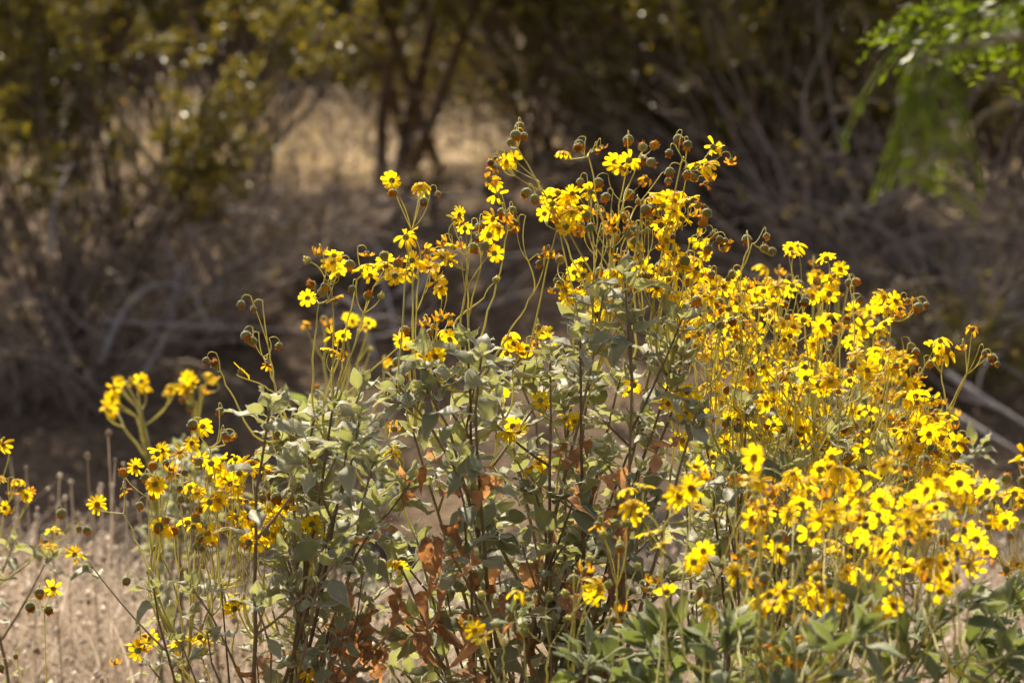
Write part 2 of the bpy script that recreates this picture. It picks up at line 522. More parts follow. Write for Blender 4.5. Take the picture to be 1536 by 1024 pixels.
def bud_mb(seed):
    r = random.Random(seed)
    m = MB()
    m.add(*lathe([(.12, -1.0), (.5, -.92), (.86, -.55), (.98, -.15), (.92, .1)], 10), 0)
    for k in range(10):               # bract tips
        a = 2 * math.pi * k / 10 + .2
        e = r.uniform(.4, .95)
        c = np.array([math.cos(a), math.sin(a), 0]); s = np.array([-math.sin(a), math.cos(a), 0])
        m.add([c * 1.0 + s * .28 + [0, 0, -.1], c * 1.0 - s * .28 + [0, 0, -.1], c * (.98 + e * .3) + [0, 0, .05 + e * .3]], [[0, 1, 2]], 0)
    m.add(*lathe([(.9, .05), (.86, .45), (.6, .85), (.3, .98), (.001, 1.0)], 10), 1)
    for k in range(12):               # ragged florets
        a = r.uniform(0, 6.28); q = r.uniform(.3, .85)
        c = np.array([math.cos(a) * q, math.sin(a) * q, .75]); s = np.array([-math.sin(a), math.cos(a), 0]) * .2
        m.add([c + s, c - s, c * [1.15, 1.15, 1] + [0, 0, r.uniform(.35, .75)]], [[0, 1, 2]], 1)
    return m


BUDS = [bud_mb(s) for s in (1, 2, 3)]
BUD_ME = [b.mesh('bud', [M_CALYX, M_FRINGE]) for b in BUDS]
CLOSED_ME = [b.mesh('bud', [M_CALYX, M_STALK]) for b in BUDS]


def put(mb, arr, A, s, p, m=0):
    mb.add((arr[0] * s) @ A.T + p, arr[1], arr[2] if len(arr) > 2 else m)


def put_mb(mb, src, A, s, p, off=0):
    V = np.concatenate(src.V)
    V = (V * s) @ A.T + p
    n0 = mb.n
    mb.V.append(V)
    for f, mi in zip(src.F, src.M):
        mb.F.append(f + n0); mb.M.append(mi + off)
    mb.n += len(V)


# ------------------------------------------------------------------ brittlebush
class Bush:
    def __init__(self, label, base, depth, group='yellow flowering brittlebushes', leafset=LEAF, leafmat=None, leafsize=.050, headsize=.0136, cat='bush', name='brittlebush'):
        self.root = thing(name, label, cat, tuple(base), group)
        self.base = np.array(base, float)
        self.depth = depth
        self.spread = 1.15 if depth > 3.9 else 1.7
        self.leafset, self.leafmat, self.leafsize, self.hs = leafset, leafmat or M_LEAF, leafsize, headsize
        self.leaves, self.dead, self.flowers, self.buds, self.tips, self.lines = [], [], [], [], [], []
        self.up = 0.0

    def local(self, p):
        return np.asarray(p) - self.base

    def add_leaf(self, p, out, s, dead=False):
        p = self.local(p)
        out = unit(out)
        up = unit(np.array([0, 0, 1.0]) + rv(.35) - out * .2)
        A = frame(out, up)
        (self.dead if dead else self.leaves).append((A, s, p, rnd.randrange(len(DEAD if dead else self.leafset))))

    def stem(self, tip, r0=.0042, leafy=(.35, 1.0), spread=.05, side=3, dens=1.0, dead=.0, start=None, rosette=9):
        tip = np.asarray(tip, float)
        b = self.base + np.array([rnd.gauss(0, spread), rnd.gauss(0, spread), 0]) if start is None else np.asarray(start)
        d = tip - b
        mid = b + d * .5 + np.array([d[0] * -.14, d[1] * -.14, .04]) + rv(.015)
        P = bez(b, mid, tip, 12)
        P[1:-1] += np.cumsum(np.array([rv(.0022) for _ in range(10)]), 0)
        L = np.linalg.norm(d)
        mb = MB()
        mb.tube([self.local(p) for p in P], np.linspace(r0, r0 * .36, 12), 6)
        self.tips.append(tip)
        self.lines.append(P[3:])
        self._leaves(P, leafy, L, dens, dead)
        self._rosette(P[-1], unit(P[-1] - P[-2]), rosette)
        for k in range(side):
            t = rnd.uniform(.45, .92)
            q = P[int(t * 11)]
            dr = unit(unit(d) * .8 + np.array([rnd.gauss(0, .7), rnd.gauss(0, .7), rnd.uniform(0, .35)]))
            l = rnd.uniform(.06, .15)
            e = q + dr * l + np.array([0, 0, .02])
            Q = bez(q, q + dr * l * .5, e, 6)
            mb.tube([self.local(p) for p in Q], np.linspace(r0 * .5, r0 * .28, 6), 5)
            self._leaves(Q, (.2, 1), l, dens, 0)
            self._rosette(e, unit(Q[-1] - Q[-2]), max(3, rosette - 3))
        mb.obj('stem', M_WOOD, self.root)

    def _leaves(self, P, rg, L, dens, dead):
        n = max(2, int(L * (rg[1] - rg[0]) / .021 * dens))
        a = rnd.uniform(0, 6)
        for k in range(n):
            t = rg[0] + (rg[1] - rg[0]) * (k + rnd.random()) / n
            f = t * (len(P) - 1); i = min(int(f), len(P) - 2)
            p = P[i] + (P[i + 1] - P[i]) * (f - i)
            ax = unit(P[i + 1] - P[i])
            a += 2.4
            A = frame(ax, [0.2, .3, 1])
            radial = A[:, 1] * math.cos(a) + A[:, 2] * math.sin(a)
            s = self.leafsize * rnd.uniform(.65, 1.2)
            if rnd.random() < dead:
                self.add_leaf(p, radial * .6 + np.array([0, 0, -rnd.uniform(.4, 1.3)]), s * 1.25, True)
            else:
                self.add_leaf(p, radial + ax * rnd.uniform(.1, .8) + np.array([0, 0, rnd.uniform(-.45, .25)]), s)

    def _rosette(self, p, ax, n):
        A = frame(ax, [0.2, .3, 1])
        a = rnd.uniform(0, 6)
        for k in range(n):
            a += 2.4
            q = k / max(1, n - 1)
            radial = A[:, 1] * math.cos(a) + A[:, 2] * math.sin(a)
            self.add_leaf(p - ax * .022 * (1 - q), radial * (1.1 - .75 * q) + ax * (.25 + .9 * q + self.up), self.leafsize * (1.1 - .6 * q) * rnd.uniform(.85, 1.1))

    # a flower stalk with its heads: heads = list of (px, py, kind) in photograph coordinates
    def panicle(self, heads, start=None, via=None, d=None, jit=.025, r=.0013, name='flower_stalk'):
        d = self.depth if d is None else d
        mx, my = np.mean([h[0] for h in heads]), np.mean([h[1] for h in heads])
        q = self.spread
        H = [(W(mx + (x - mx) * q, my + (y - my) * q, d + rnd.gauss(0, jit)), k) for x, y, k in heads]
        self.panicle3(H, start, None if via is None else W(via[0], via[1], d), d, r, name)

    def panicle3(self, H, start, via, d, r=.0013, name='flower_stalk'):
        C = np.mean([h for h, _ in H], 0)
        low = np.array([C[0], C[1], min(h[2] for h, _ in H)])
        if start is None:
            best = min(self.tips, key=lambda t: abs(t[0] - C[0]) * 1.6 + abs(t[1] - C[1]) + abs((C[2] - t[2]) - .17) * .9 + (2 if t[2] > low[2] - .03 else 0))
            start = best
        elif len(start) == 2:
            start = W(start[0], start[1], d)
        start = np.asarray(start, float)
        foot = start
        if self.lines:                                   # the stalk springs from the nearest stem below
            A = np.concatenate(self.lines)
            v = A - start
            cost = np.hypot(v[:, 0], v[:, 1]) + .35 * np.abs(v[:, 2] + .03) + np.where(v[:, 2] > -.01, 1.0, 0)
            foot = A[int(np.argmin(cost))]
        fork = np.asarray(via, float) if via is not None else low * .6 + C * .4 + (start - C) * min(.45, .055 / (np.linalg.norm(start - C) + 1e-6)) + rv(.004)
        mb = MB()
        ln = np.linalg.norm(fork - start)
        P = bez(start, (start + fork) / 2 + rv(.025 * ln) + np.array([0, 0, .03 * ln]), fork, 9)
        if np.linalg.norm(foot - start) > .012:
            t0 = unit(P[1] - P[0])
            G = bez(foot, start - t0 * min(.05, .5 * np.linalg.norm(foot - start)), start, 6)
            mb.tube([self.local(p) for p in G], np.linspace(r * 1.15, r, 6), 5)
        P[1:-1] += np.array([rv(.003 + .008 * ln) for _ in range(7)]) * .2
        mb.tube([self.local(p) for p in P], np.linspace(r, r * .62, 9), 5)
        # small bract at the fork
        order = sorted(H, key=lambda h: math.atan2(h[0][0] - fork[0], h[0][2] - fork[2]))
        groups = [order] if len(order) <= 4 else [order[i:i + 3] for i in range(0, len(order), 3)]
        for g in groups:
            gc = np.mean([h for h, _ in g], 0)
            if len(groups) > 1 or np.linalg.norm(gc - fork) > .09:
                sf = fork + (gc - fork) * rnd.uniform(.4, .6) + rv(.005)
                Q = bez(fork, (fork + sf) / 2 + rv(.004), sf, 5)
                mb.tube([self.local(p) for p in Q], np.linspace(r * .75, r * .6, 5), 5)
            else:
                sf = fork
            for hp, k in g:
                self._head(mb, sf, hp, k, r * .5)
        mb.obj(name, M_STALK, self.root)

    def _head(self, mb, a, hp, k, r):
        v = hp - a
        l = np.linalg.norm(v) + 1e-6
        if k in 'bw' and rnd.random() < .8:                    # nodding
            nrm = unit(np.array([rnd.gauss(0, .35), rnd.gauss(0, .35), -1.0]))
            s = .0056 * rnd.uniform(.62, 1.28)
            top = hp - nrm * s
            hook = min(.010, .25 * l + .004)
            side = unit(np.array([v[0], v[1], 0]) + 1e-6)
            Q = np.concatenate([bez(a, a + v * .5 + rv(.004), hp + np.array([0, 0, hook]) - side * .012, 6),
                                bez(hp + np.array([0, 0, hook]) - side * .012, hp + np.array([0, 0, hook * 1.5]) - side * .002, top, 6)[1:]])
        else:
            if k == 'B':
                nrm = unit(unit(v) + rv(.2)); s = .0046
            else:
                c = rnd.random()
                if c < .30:
                    nrm = unit(np.array([rnd.gauss(0, .45), -1, rnd.gauss(.25, .45)]))
                elif c < .68:
                    nrm = unit(np.array([rnd.gauss(0, .5), rnd.gauss(.1, .5), 1]))
                else:
                    nrm = unit(np.array([rnd.gauss(0, .5), 1, rnd.gauss(.3, .5)]))
                s = .006
            back = hp - nrm * (self.hs * .3 if k != 'B' else s)
            Q = bez(a, back - nrm * min(.03, l * .4) + rv(.003), back, 7)
        mb.tube([self.local(p) for p in Q], np.linspace(r, r * .85, len(Q)), 4)
        A = frame(nrm, rv())
        A = np.stack([A[:, 1], A[:, 2], A[:, 0]], 1)              # Z axis along nrm
        p = self.local(hp)
        if k in 'bB':
            self.buds.append((A, s, p, rnd.randrange(3), k))
        else:
            kk = 'f' if k in 'fs' else 'w'
            self.flowers.append((A, self.hs * rnd.uniform(.85, 1.12), p, rnd.randrange(len(HEADS[kk])), kk))

    def finish(self, nleaf=100, nflower=100, nbud=100):
        C = np.array([0, 0, CAM_Z])
        dist = lambda p: np.linalg.norm(p + self.base - C)
        size = lambda e: -e[1] / dist(e[2])
        inview = lambda e: abs((e[2] + self.base)[0]) < .152 * dist(e[2]) and (e[2] + self.base)[2] > CAM_Z - dist(e[2]) * .165
        # leaves: the largest in view each an object, the rest one mass
        key = lambda e: (0 if inview(e) else 1, size(e), (e[2] + self.base)[1])
        L = sorted(self.leaves, key=lambda e: (0 if inview(e) else 1, (e[2] + self.base)[1] - e[1] * 6))
        for A, s, p, v in L[:nleaf]:
            link('leaf', leaf_me(('l', id(self.leafset), v), self.leafset[v], self.leafmat), self.root, mat4(A, s, p))
        if len(L) > nleaf:
            mb = MB()
            for A, s, p, v in L[nleaf:]:
                put(mb, self.leafset[v], A, s, p)
            tag(mb.obj('foliage', [self.leafmat, M_GREENMARGIN if self.leafmat is M_GREENLEAF else M_MARGIN], self.root), kind='stuff')
        for q, (A, s, p, v) in enumerate(sorted(self.dead, key=key)):
            if q < 60:
                o = link('dried_leaf', leaf_me(('d', 0, v), DEAD[v], M_DEADLEAF), self.root, mat4(A, s, p))
                tag(o, 'curled brown dried leaf')
        rest = sorted(self.dead, key=key)[60:]
        if rest:
            mb = MB()
            for A, s, p, v in rest:
                put(mb, DEAD[v], A, s, p)
            tag(mb.obj('dried_foliage', [M_DEADLEAF, M_DEADLEAF], self.root), 'brown curled dried leaves', kind='stuff')
        fl = sorted(self.flowers, key=key)
        for A, s, p, v, kk in fl[:nflower]:
            o = link('flower_head', HEAD_ME[kk][v], self.root, mat4(A, s, p))
            if kk == 'w':
                tag(o, 'withered orange flower head')
            link('disc', DISC_ME, o)
        if len(fl) > nflower:
            mb = MB()
            for A, s, p, v, kk in fl[nflower:]:
                put(mb, HEADS[kk][v], A, s, p, 0 if kk == 'f' else 1)
                put_mb(mb, DISC, A, s, p, 2)
            tag(mb.obj('flower_mass', [M_PETAL, M_WITHER, M_DISC, M_CALYX], self.root), kind='stuff')
        bd = sorted(self.buds, key=key)
        for A, s, p, v, k in bd[:nbud]:
            link('bud', (CLOSED_ME if k == 'B' else BUD_ME)[v], self.root, mat4(A, s, p))
        if len(bd) > nbud:
            mb = MB()
            for A, s, p, v, k in bd[nbud:]:
                put_mb(mb, BUDS[v], A, s, p)
            tag(mb.obj('bud_mass', [M_CALYX, M_FRINGE], self.root), kind='stuff')
        return self.root


def gpos(px, d):
    x = (px - 768) * K * d
    return (x, d, height(x, d) - .01)


def parse(s):
    """'f588,275 b655,290' -> heads"""
    out = []
    for w in s.split():
        x, y = w[1:].split(',')
        out.append((float(x), float(y), w[0]))
    return out


def cloud(n, cx, cy, sx, sy, kinds):
    return [(cx + rnd.gauss(0, sx), cy + rnd.gauss(0, sy), rnd.choice(kinds)) for _ in range(n)]


def grow(bush, tips, dj=.10, **kw):
    for px, py in tips:
        bush.stem(W(px, py + 8, bush.depth + rnd.gauss(0, dj)), **kw)


# ---- the tall bush in the middle
b = Bush('tallest brittlebush, in the middle, with grey leaves and brown dried leaves below', gpos(810, 4.25), 4.2)
grow(b, [(905, 435), (870, 495), (945, 475), (985, 505), (825, 535), (778, 560), (722, 525), (700, 505), (642, 580), (598, 572), (740, 575),
         (885, 560), (930, 560), (1005, 560), (1022, 525), (845, 600), (620, 640), (1045, 610), (970, 625)], dens=.72, side=2)
grow(b, [(560, 740), (680, 690), (800, 720), (900, 690), (960, 700), (740, 770), (625, 800), (585, 850), (845, 810), (700, 850), (935, 790), (870, 870), (775, 900), (655, 910), (610, 930)],
     r0=.0034, side=1, dens=.62, dead=.22, rosette=7, leafy=(.35, 1))
for s, st, via in [
    ('f588,272 b589,289', None, (617, 345)), ('f632,281 b655,291 b636,301', (622, 590), (618, 343)),
    ('f609,355 f616,350', (621, 585), None),
    ('f620,392 f632,398 f612,408 f642,402 w650,410', (624, 590), None), ('f655,424 f661,431', (640, 570), None),
    ('w643,377 b652,383 w665,366 f678,371 f673,389 f664,384', (690, 500), (700, 405)),
    ('f689,324 f697,341 f684,331 b715,340', (703, 500), (700, 385)),
    ('f738,330 f745,344 b726,336 f733,352 b720,356 b728,366', (700, 510), (722, 395)),
    ('f738,379 w692,369 b710,372', (690, 510), None), ('B744,420', (695, 470), None),
    ('b774,203 b785,204 b768,212 b779,192', (905, 440), (776, 222)),
    ('f769,240 f758,243 w745,239 b738,244 w742,250', (885, 450), (815, 288)),
    ('f743,278 w736,274 f747,294 b752,316 b766,315 w768,330 w760,326', (720, 510), (762, 345)),
    ('b770,345 w778,340 w812,382 b808,392 w820,380', (745, 530), (800, 440)),
    ('f826,300 f838,292 f850,305 f831,316 f842,322 f855,318 f820,320 f862,325 f848,337 w836,332', (785, 560), (835, 345)),
    ('f829,305 f845,312 f858,330 f866,312 b795,292 b806,300', (870, 490), (840, 350)),
    ('f878,283 f884,288 f860,290 f856,296', (890, 430), (885, 320)),
    ('f849,228 b868,222 b870,218 b893,226 w899,222', (930, 470), (882, 232)),
    ('f925,243 f932,250 f943,240 w947,246 b942,214', (915, 440), (938, 262)),
    ('b965,222 b980,220 b966,239 b976,242', (905, 440), (960, 232)),
    ('b1018,213 b1030,221 b1006,231 b1007,256 b1030,259 b1037,262', (975, 490), (1023, 240)),
    ('f1074,228 f1070,224 w1093,242 f1048,247 f1062,248 w1060,272 w1066,266', (985, 500), (1030, 262)),
    ('w968,271 b996,273 b957,300 b945,290 b905,275', (920, 450), (945, 330)),
    ('f990,294 f1003,298 f1015,292 f1022,305 f996,308 f1010,316 f1030,300 w985,318 f1006,330 f1022,325', (1000, 500), (1003, 345)),
    ('f1012,304 w1038,322 w1042,310 f980,300 f994,335 f1001,340 f1018,336', (985, 500), (1005, 350)),
    ('b1061,325 b1056,338 b1070,352 b1078,358 w1085,361 w1083,372 b1063,371 f1052,358', (1010, 520), (1035, 362)),
    ('f868,396 f860,408 f872,412 w843,424 b842,392 b838,420', (900, 480), None),
    ('f955,371 f961,392 f966,402 w958,385', (940, 470), None), ('f1000,362 f1010,380 w994,372', (1005, 510), None),
    ('f1018,400 f1030,396 f1040,408 f1012,415 b1027,393', (1015, 510), None), ('f985,430 f968,428 f1000,418 b970,416', (985, 500), None),
    ('f905,452 f910,464 f898,470 f917,455', (905, 520), None), ('f846,436 f852,444 w835,436', (860, 510), None),
    ('f668,496 f672,506 w650,490 w640,486 w672,478 w660,480 b646,498 w634,506', (655, 560), None), ('f601,510 f606,516 b607,497', (520, 590), (598, 520)),
    ('f643,526 f652,534 f636,532 f656,524', (648, 600), None), ('b598,545 b606,549 b590,552 w594,572 b612,563 b655,562 b650,570', (610, 620), None),
    ('w680,564 w688,558 f675,570', (690, 620), None), ('f765,508 f772,515 f790,521 f783,528 w800,518 f762,528', (770, 590), None),
    ('f815,500 f822,508 b808,492', (800, 570), None), ('f585,676 f591,682', (600, 720), None), ('f770,640 f763,650 f778,648', (780, 700), None),
    ('f820,612 f815,603 f848,625 f858,630 w866,628', (840, 690), None), ('f740,600 f748,594 f735,606', (745, 660), None),
    ('f1005,605 f1016,598 f1030,590 f1040,606 f1028,618', (1010, 680), None), ('f950,577 f944,585', (950, 640), None),
    ('f808,695 f800,702 f815,705', (810, 760), None), ('b575,600 b583,605 w590,640 w578,628', (600, 680), None),
]:
    b.panicle(parse(s), st, via)
for k in range(7):
    cx, cy = rnd.uniform(880, 990), rnd.uniform(305, 355)
    b.panicle(cloud(5, cx, cy, 16, 14, 'bbbbw'), (rnd.uniform(880, 980), rnd.uniform(450, 500)), None, d=4.2 + rnd.uniform(-.06, .12))
for k in range(12):
    cx, cy = rnd.uniform(880, 1060), rnd.uniform(380, 470)
    b.panicle(cloud(4, cx, cy, 14, 14, 'ffwb'), (cx + rnd.uniform(-25, 25), cy + rnd.uniform(80, 130)), None, d=4.2 + rnd.uniform(-.05, .15))
for px, py, n in [(640, 690, 5), (625, 730, 6), (690, 690, 3), (720, 730, 3), (865, 690, 3), (850, 660, 3), (870, 715, 3), (925, 690, 3), (1000, 665, 4), (650, 800, 6), (690, 830, 7), (640, 880, 8), (660, 930, 8),
                  (735, 870, 5), (700, 960, 6), (865, 900, 6), (880, 840, 4), (600, 890, 6), (585, 770, 2), (930, 760, 3)]:
    for q in range((n + 1) // 2):
        b.add_leaf(W(px + rnd.gauss(0, 14), py + rnd.gauss(0, 16), 4.06 + rnd.uniform(-.08, .12)), np.array([rnd.gauss(0, .5), rnd.gauss(0, .5), -1]), rnd.uniform(.024, .05), True)
b.finish()

# ---- the bush on the left
b = Bush('low left brittlebush with pale grey leaves and drooping flower heads beside the open dry grass', gpos(400, 4.15), 4.12)
grow(b, [(405, 603), (500, 596), (472, 612), (440, 645), (540, 620), (520, 665), (560, 685), (470, 700), (500, 760), (555, 790)], dens=.5, side=2, leafy=(.66, 1))
b.leafsize = .036
grow(b, [(230, 868), (285, 868), (330, 872), (380, 890), (430, 865), (455, 900), (505, 890), (310, 935), (225, 990), (275, 965), (380, 950), (545, 930)],
     r0=.003, side=1, dens=.5, dead=.05, rosette=6, leafy=(.45, 1))
grow(b, [(520, 930), (545, 900), (500, 990), (560, 960)], r0=.003, side=1, dens=.8, dead=.5, rosette=3, leafy=(.1, 1))
for s, st, via in [
    ('b363,457 b379,463', (415, 595), None), ('b372,506 b380,513 b415,519 w400,543', (418, 595), (395, 535)), ('f362,556', (425, 600), None),
    ('b310,541 b322,546', (372, 640), (330, 555)),
    ('f500,384 f493,398 f505,409 f499,394 w480,382 B465,391 b487,425 f508,400', (500, 590), (498, 440)),
    ('b520,402 f465,445 b470,428 b484,437 b492,432 f501,446', (468, 588), (478, 455)),
    ('f552,398 f545,404 w551,383 b574,385 f556,410 f575,392', (490, 590), (535, 420)), ('f588,406 f580,400 f592,412 b596,395', (505, 590), (560, 430)),
    ('b531,434 B569,444 b552,443', (512, 590), (545, 470)), ('f500,505 f496,525 w513,530', (498, 590), None), ('f515,503', (505, 590), None),
    ('b293,638 f306,640 b329,621 b335,652 b347,653 f292,662 w340,655', (325, 760), (315, 672)),
    ('f242,678 f236,682 f207,700 b230,698 b247,695 w254,708 b220,714', (230, 850), (243, 735)),
    ('b185,709', (228, 860), (220, 745)), ('f270,681 b276,707 w258,702', (280, 820), None), ('f233,728 b230,743 b213,756 b265,733', (236, 850), None),
    ('f148,755 w183,736', (228, 870), (185, 770)), ('f240,787 f245,792', (250, 850), None),
    ('f303,688 f316,694 f330,690 f326,700 b300,692', (300, 850), None), ('f355,689 f365,698 f360,708 f372,705 w377,694', (365, 850), (352, 740)),
    ('f393,701 f400,707 b385,693', (410, 760), None), ('f345,725 f338,720 f352,730', (345, 860), None), ('f320,745 f327,750 f315,752', (318, 860), None),
    ('f295,742 b299,762 b293,774 b274,749', (290, 860), None), ('b403,640 b416,651 b436,656', (440, 740), (410, 670)),
    ('b442,678 b459,688 w465,684 b448,670', (465, 760), None), ('b395,746 b404,744 b413,747', (450, 800), (400, 760)),
    ('f405,766 f415,772 f422,768 f410,780 f428,762', (430, 860), None), ('f380,792 f372,800 f390,798 f398,806 f408,802 f415,796 f386,810', (395, 900), (398, 825)),
    ('f317,806 f312,800', (330, 880), None), ('f472,796 f468,786', (470, 860), None),
    ('f200,968 f207,974 f215,955 f223,958 b206,945 w178,990 w212,968', (270, 1000), (225, 965)), ('b192,870 B222,858', (250, 930), None),
    ('f262,968 f270,960 f258,975', (275, 1010), None), ('f300,955 f305,962', (310, 1005), None), ('f445,990 f438,984', (420, 1020), None), ('f465,1005 f473,1010', (440, 1030), None),
    ('f590,843 f600,850', (560, 900), None), ('f345,905 f352,912 f360,902', (350, 960), None),
]:
    b.panicle(parse(s), st, via)
for k in range(15):
    cx, cy = rnd.uniform(225, 440), rnd.uniform(670, 810)
    b.panicle(cloud(3, cx, cy, 14, 12, 'fbbw'), (cx + rnd.uniform(-15, 40), cy + rnd.uniform(90, 150)), None, d=4.12 + rnd.uniform(-.08, .15))
for px, py, n in [(510, 930, 8), (530, 900, 6), (500, 970, 7), (545, 970, 7), (525, 1000, 6), (560, 935, 4), (510, 860, 2)]:
    for q in range((n + 1) // 2):
        b.add_leaf(W(px + rnd.gauss(0, 12), py + rnd.gauss(0, 16), 4.12 + rnd.uniform(-.08, .1)), np.array([rnd.gauss(0, .5), rnd.gauss(0, .5), -1]), rnd.uniform(.024, .05), True)
b.finish()

# ---- the flower-laden bush on the right
b = Bush('right brittlebush hidden under a dense mass of yellow flowers, sloping down to the right', gpos(1150, 4.45), 4.4)
grow(b, [(1060, 665), (1100, 695), (1030, 695), (1092, 725), (1150, 645), (1200, 610), (1250, 645), (1300, 630), (1340, 665), (1180, 700), (1240, 725), (1350, 700), (1120, 600),
         (1000, 860), (1080, 840), (1140, 870), (1210, 840), (1280, 820), (1340, 800), (1040, 780), (1160, 780), (1240, 780)], dens=.6, r0=.0036, side=1, dj=.12)
for s, st, via in [
    ('b1120,359', (1085, 480), (1123, 372)), ('b1150,356 b1147,372 b1157,376', (1080, 490), (1128, 365)),
    ('f1187,373 f1194,369 f1190,378', (1210, 520), None), ('f1240,390 f1250,412 f1258,404 f1246,418 b1228,420', (1225, 560), (1235, 440)),
    ('f1243,441 f1238,448', (1225, 540), None), ('b1274,425 b1284,424 b1290,447 b1279,432', (1278, 600), (1280, 455)),
    ('f1329,447 f1324,455 f1335,462 f1345,452 w1350,462 w1356,470 w1360,452 b1374,461 b1384,458 w1342,470', (1330, 600), (1335, 480)),
    ('f1400,518 f1410,512 f1416,528 f1406,533', (1430, 650), (1412, 560)), ('w1457,495 w1444,519', (1400, 670), (1450, 560)),
    ('w1478,531 b1495,545 b1488,537', (1395, 690), (1450, 562)), ('f1365,584 f1372,578 f1360,592 w1380,565', (1360, 700), None),
    ('b1365,520 w1355,545 f1350,535 b1372,528', (1310, 650), (1340, 560)), ('f1420,632 f1415,640 w1430,640', (1390, 720), None),
    ('f1440,665 w1450,660 b1445,672 b1436,680', (1390, 740), (1430, 690)), ('f1145,430 f1135,440 f1152,436', (1140, 540), None),
]:
    b.panicle(parse(s), st, via)
EDGE = [(1040, 395), (1090, 400), (1140, 425), (1190, 425), (1240, 440), (1290, 475), (1330, 510), (1370, 570), (1395, 640), (1430, 710)]
ex, ey = [p[0] for p in EDGE], [p[1] for p in EDGE]
k = 0
while k < 124:
    cx = rnd.uniform(1035, 1425)
    top = np.interp(cx, ex, ey)
    cy = top + 12 + (700 - top) * rnd.random() ** 1.25
    if cx < 1090 and cy > 560 and rnd.random() < .6:
        continue
    dd = 4.4 + rnd.uniform(-.22, .25)
    hs = cloud(rnd.choice([3, 4, 4, 5]), cx, cy, 17, 15, 'ffffffwwbbb')
    b.panicle(hs, (1160 + (cx - 1160) * .7 + rnd.uniform(-75, 75), cy + rnd.uniform(90, 190)), None, d=dd)
    k += 1
b.finish()

# ---- the nearer bush at lower right: broad green leaves low down, big flowers in front
b = Bush('nearest brittlebush, lower right, with green pointed leaves low down and the largest flowers', gpos(1180, 3.6), 3.6, leafset=LEAF_L, leafmat=M_GREENLEAF, leafsize=.058, headsize=.0147)
b.spread = 2.0
b.up = .9
grow(b, [(x, y + 10) for x, y in [(900, 970), (960, 940), (1000, 925), (1040, 945), (1090, 950), (1130, 935), (1180, 965), (1230, 945), (1290, 930), (1340, 925), (1400, 905), (1450, 890),
         (1490, 905), (1530, 885), (1470, 955), (1385, 970), (1520, 960), (940, 1010), (1250, 1000), (1330, 1000), (1060, 1005), (1150, 1010), (1560, 930), (1600, 920)]], dens=.8, side=1, r0=.0032, leafy=(.5, 1), spread=.12)
for s, st, via in [
    ('f1048,703 w1056,712', (1030, 930), None), ('f1130,685', (1135, 900), None), ('f1285,735 f1280,726', (1270, 900), None),
    ('f962,738 f975,735 f1000,742 f1010,736 f966,750', (1000, 940), (990, 800)), ('f1005,765 f985,790 f1020,770 f978,775 f995,798', (1010, 940), (995, 830)),
    ('f1050,752 f1062,796 f1055,805 f1095,744 w1085,740', (1050, 940), None), ('s1150,770 w1160,765', (1120, 930), None),
    ('f1215,762 f1228,775 f1238,768 f1222,785 w1232,757', (1180, 930), (1210, 820)), ('f1190,718 f1180,726 f1200,722 f1194,736', (1190, 910), None),
    ('f1230,712 f1240,722 f1222,728', (1230, 900), None), ('f1250,690 f1256,700', (1260, 900), None), ('f1330,698 f1320,706 w1340,690 w1345,700', (1310, 900), None),
    ('f1390,735 f1398,728 f1385,745', (1370, 900), None), ('f1410,760 f1420,752 f1432,760 f1405,770', (1400, 890), None),
    ('f1360,780 f1350,772 f1370,772 w1362,790', (1350, 900), None), ('f1300,786 f1310,778 w1295,780 f1305,795', (1290, 910), None),
    ('f1258,830 f1252,822 f1262,842', (1250, 940), None), ('f1290,865 f1283,860 w1300,870', (1280, 940), None), ('s1335,870', (1330, 940), None),
    ('f1320,830 f1312,836 f1328,838', (1320, 930), None), ('f1378,808 f1388,814 f1382,840 f1392,845 f1370,838', (1370, 920), None),
    ('f1450,808 f1460,815 f1445,825 f1468,824 f1455,834', (1445, 910), None), ('f1218,900 f1224,906', (1215, 960), None),
    ('f1178,888 f1170,896 f1190,884', (1180, 960), None), ('f1150,893 f1143,899', (1140, 960), None), ('w1165,975 w1172,985 w1180,992 w1160,990', (1150, 1010), None),
    ('w1208,948 w1202,938', (1210, 990), None), ('f1340,740 f1330,748 f1350,752', (1330, 900), None), ('f1420,715 f1412,724 f1430,722', (1410, 890), None),
    ('f1270,770 f1262,778 w1275,788', (1260, 910), None), ('w1400,790 b1415,800 w1425,788', (1400, 890), None),
    ('f1250,895 w1242,885 b1262,888', (1255, 980), None), ('f1410,880 b1420,870 w1400,872', (1400, 970), None), ('f1070,905 b1062,890 B1082,892', (1075, 990), None), ('f1000,880 w990,872 B1012,868', (1010, 980), None), ('f1320,915 f1330,908 b1310,905', (1320, 980), None),
    ('b1160,820 b1170,835 b1150,850 B1135,830', (1140, 960), None), ('b1210,850 B1225,865 b1240,880', (1220, 960), None), ('f1105,860 w1120,870 b1095,855', (1110, 960), None),
]:
    st = W(st[0] + rnd.uniform(-40, 40), st[1] + rnd.uniform(40, 110), 3.48 + rnd.uniform(-.05, .1))
    b.panicle(parse(s), tuple(st), via, d=3.6 + rnd.uniform(-.1, .12))
for k in range(12):
    cx, cy = rnd.uniform(1100, 1460), rnd.uniform(720, 850)
    b.panicle(cloud(3, cx, cy, 14, 13, 'fffwb'), (cx + rnd.uniform(-60, 40), 970 + rnd.uniform(-20, 40)), None, d=3.65 + rnd.uniform(-.05, .2))
b.finish()

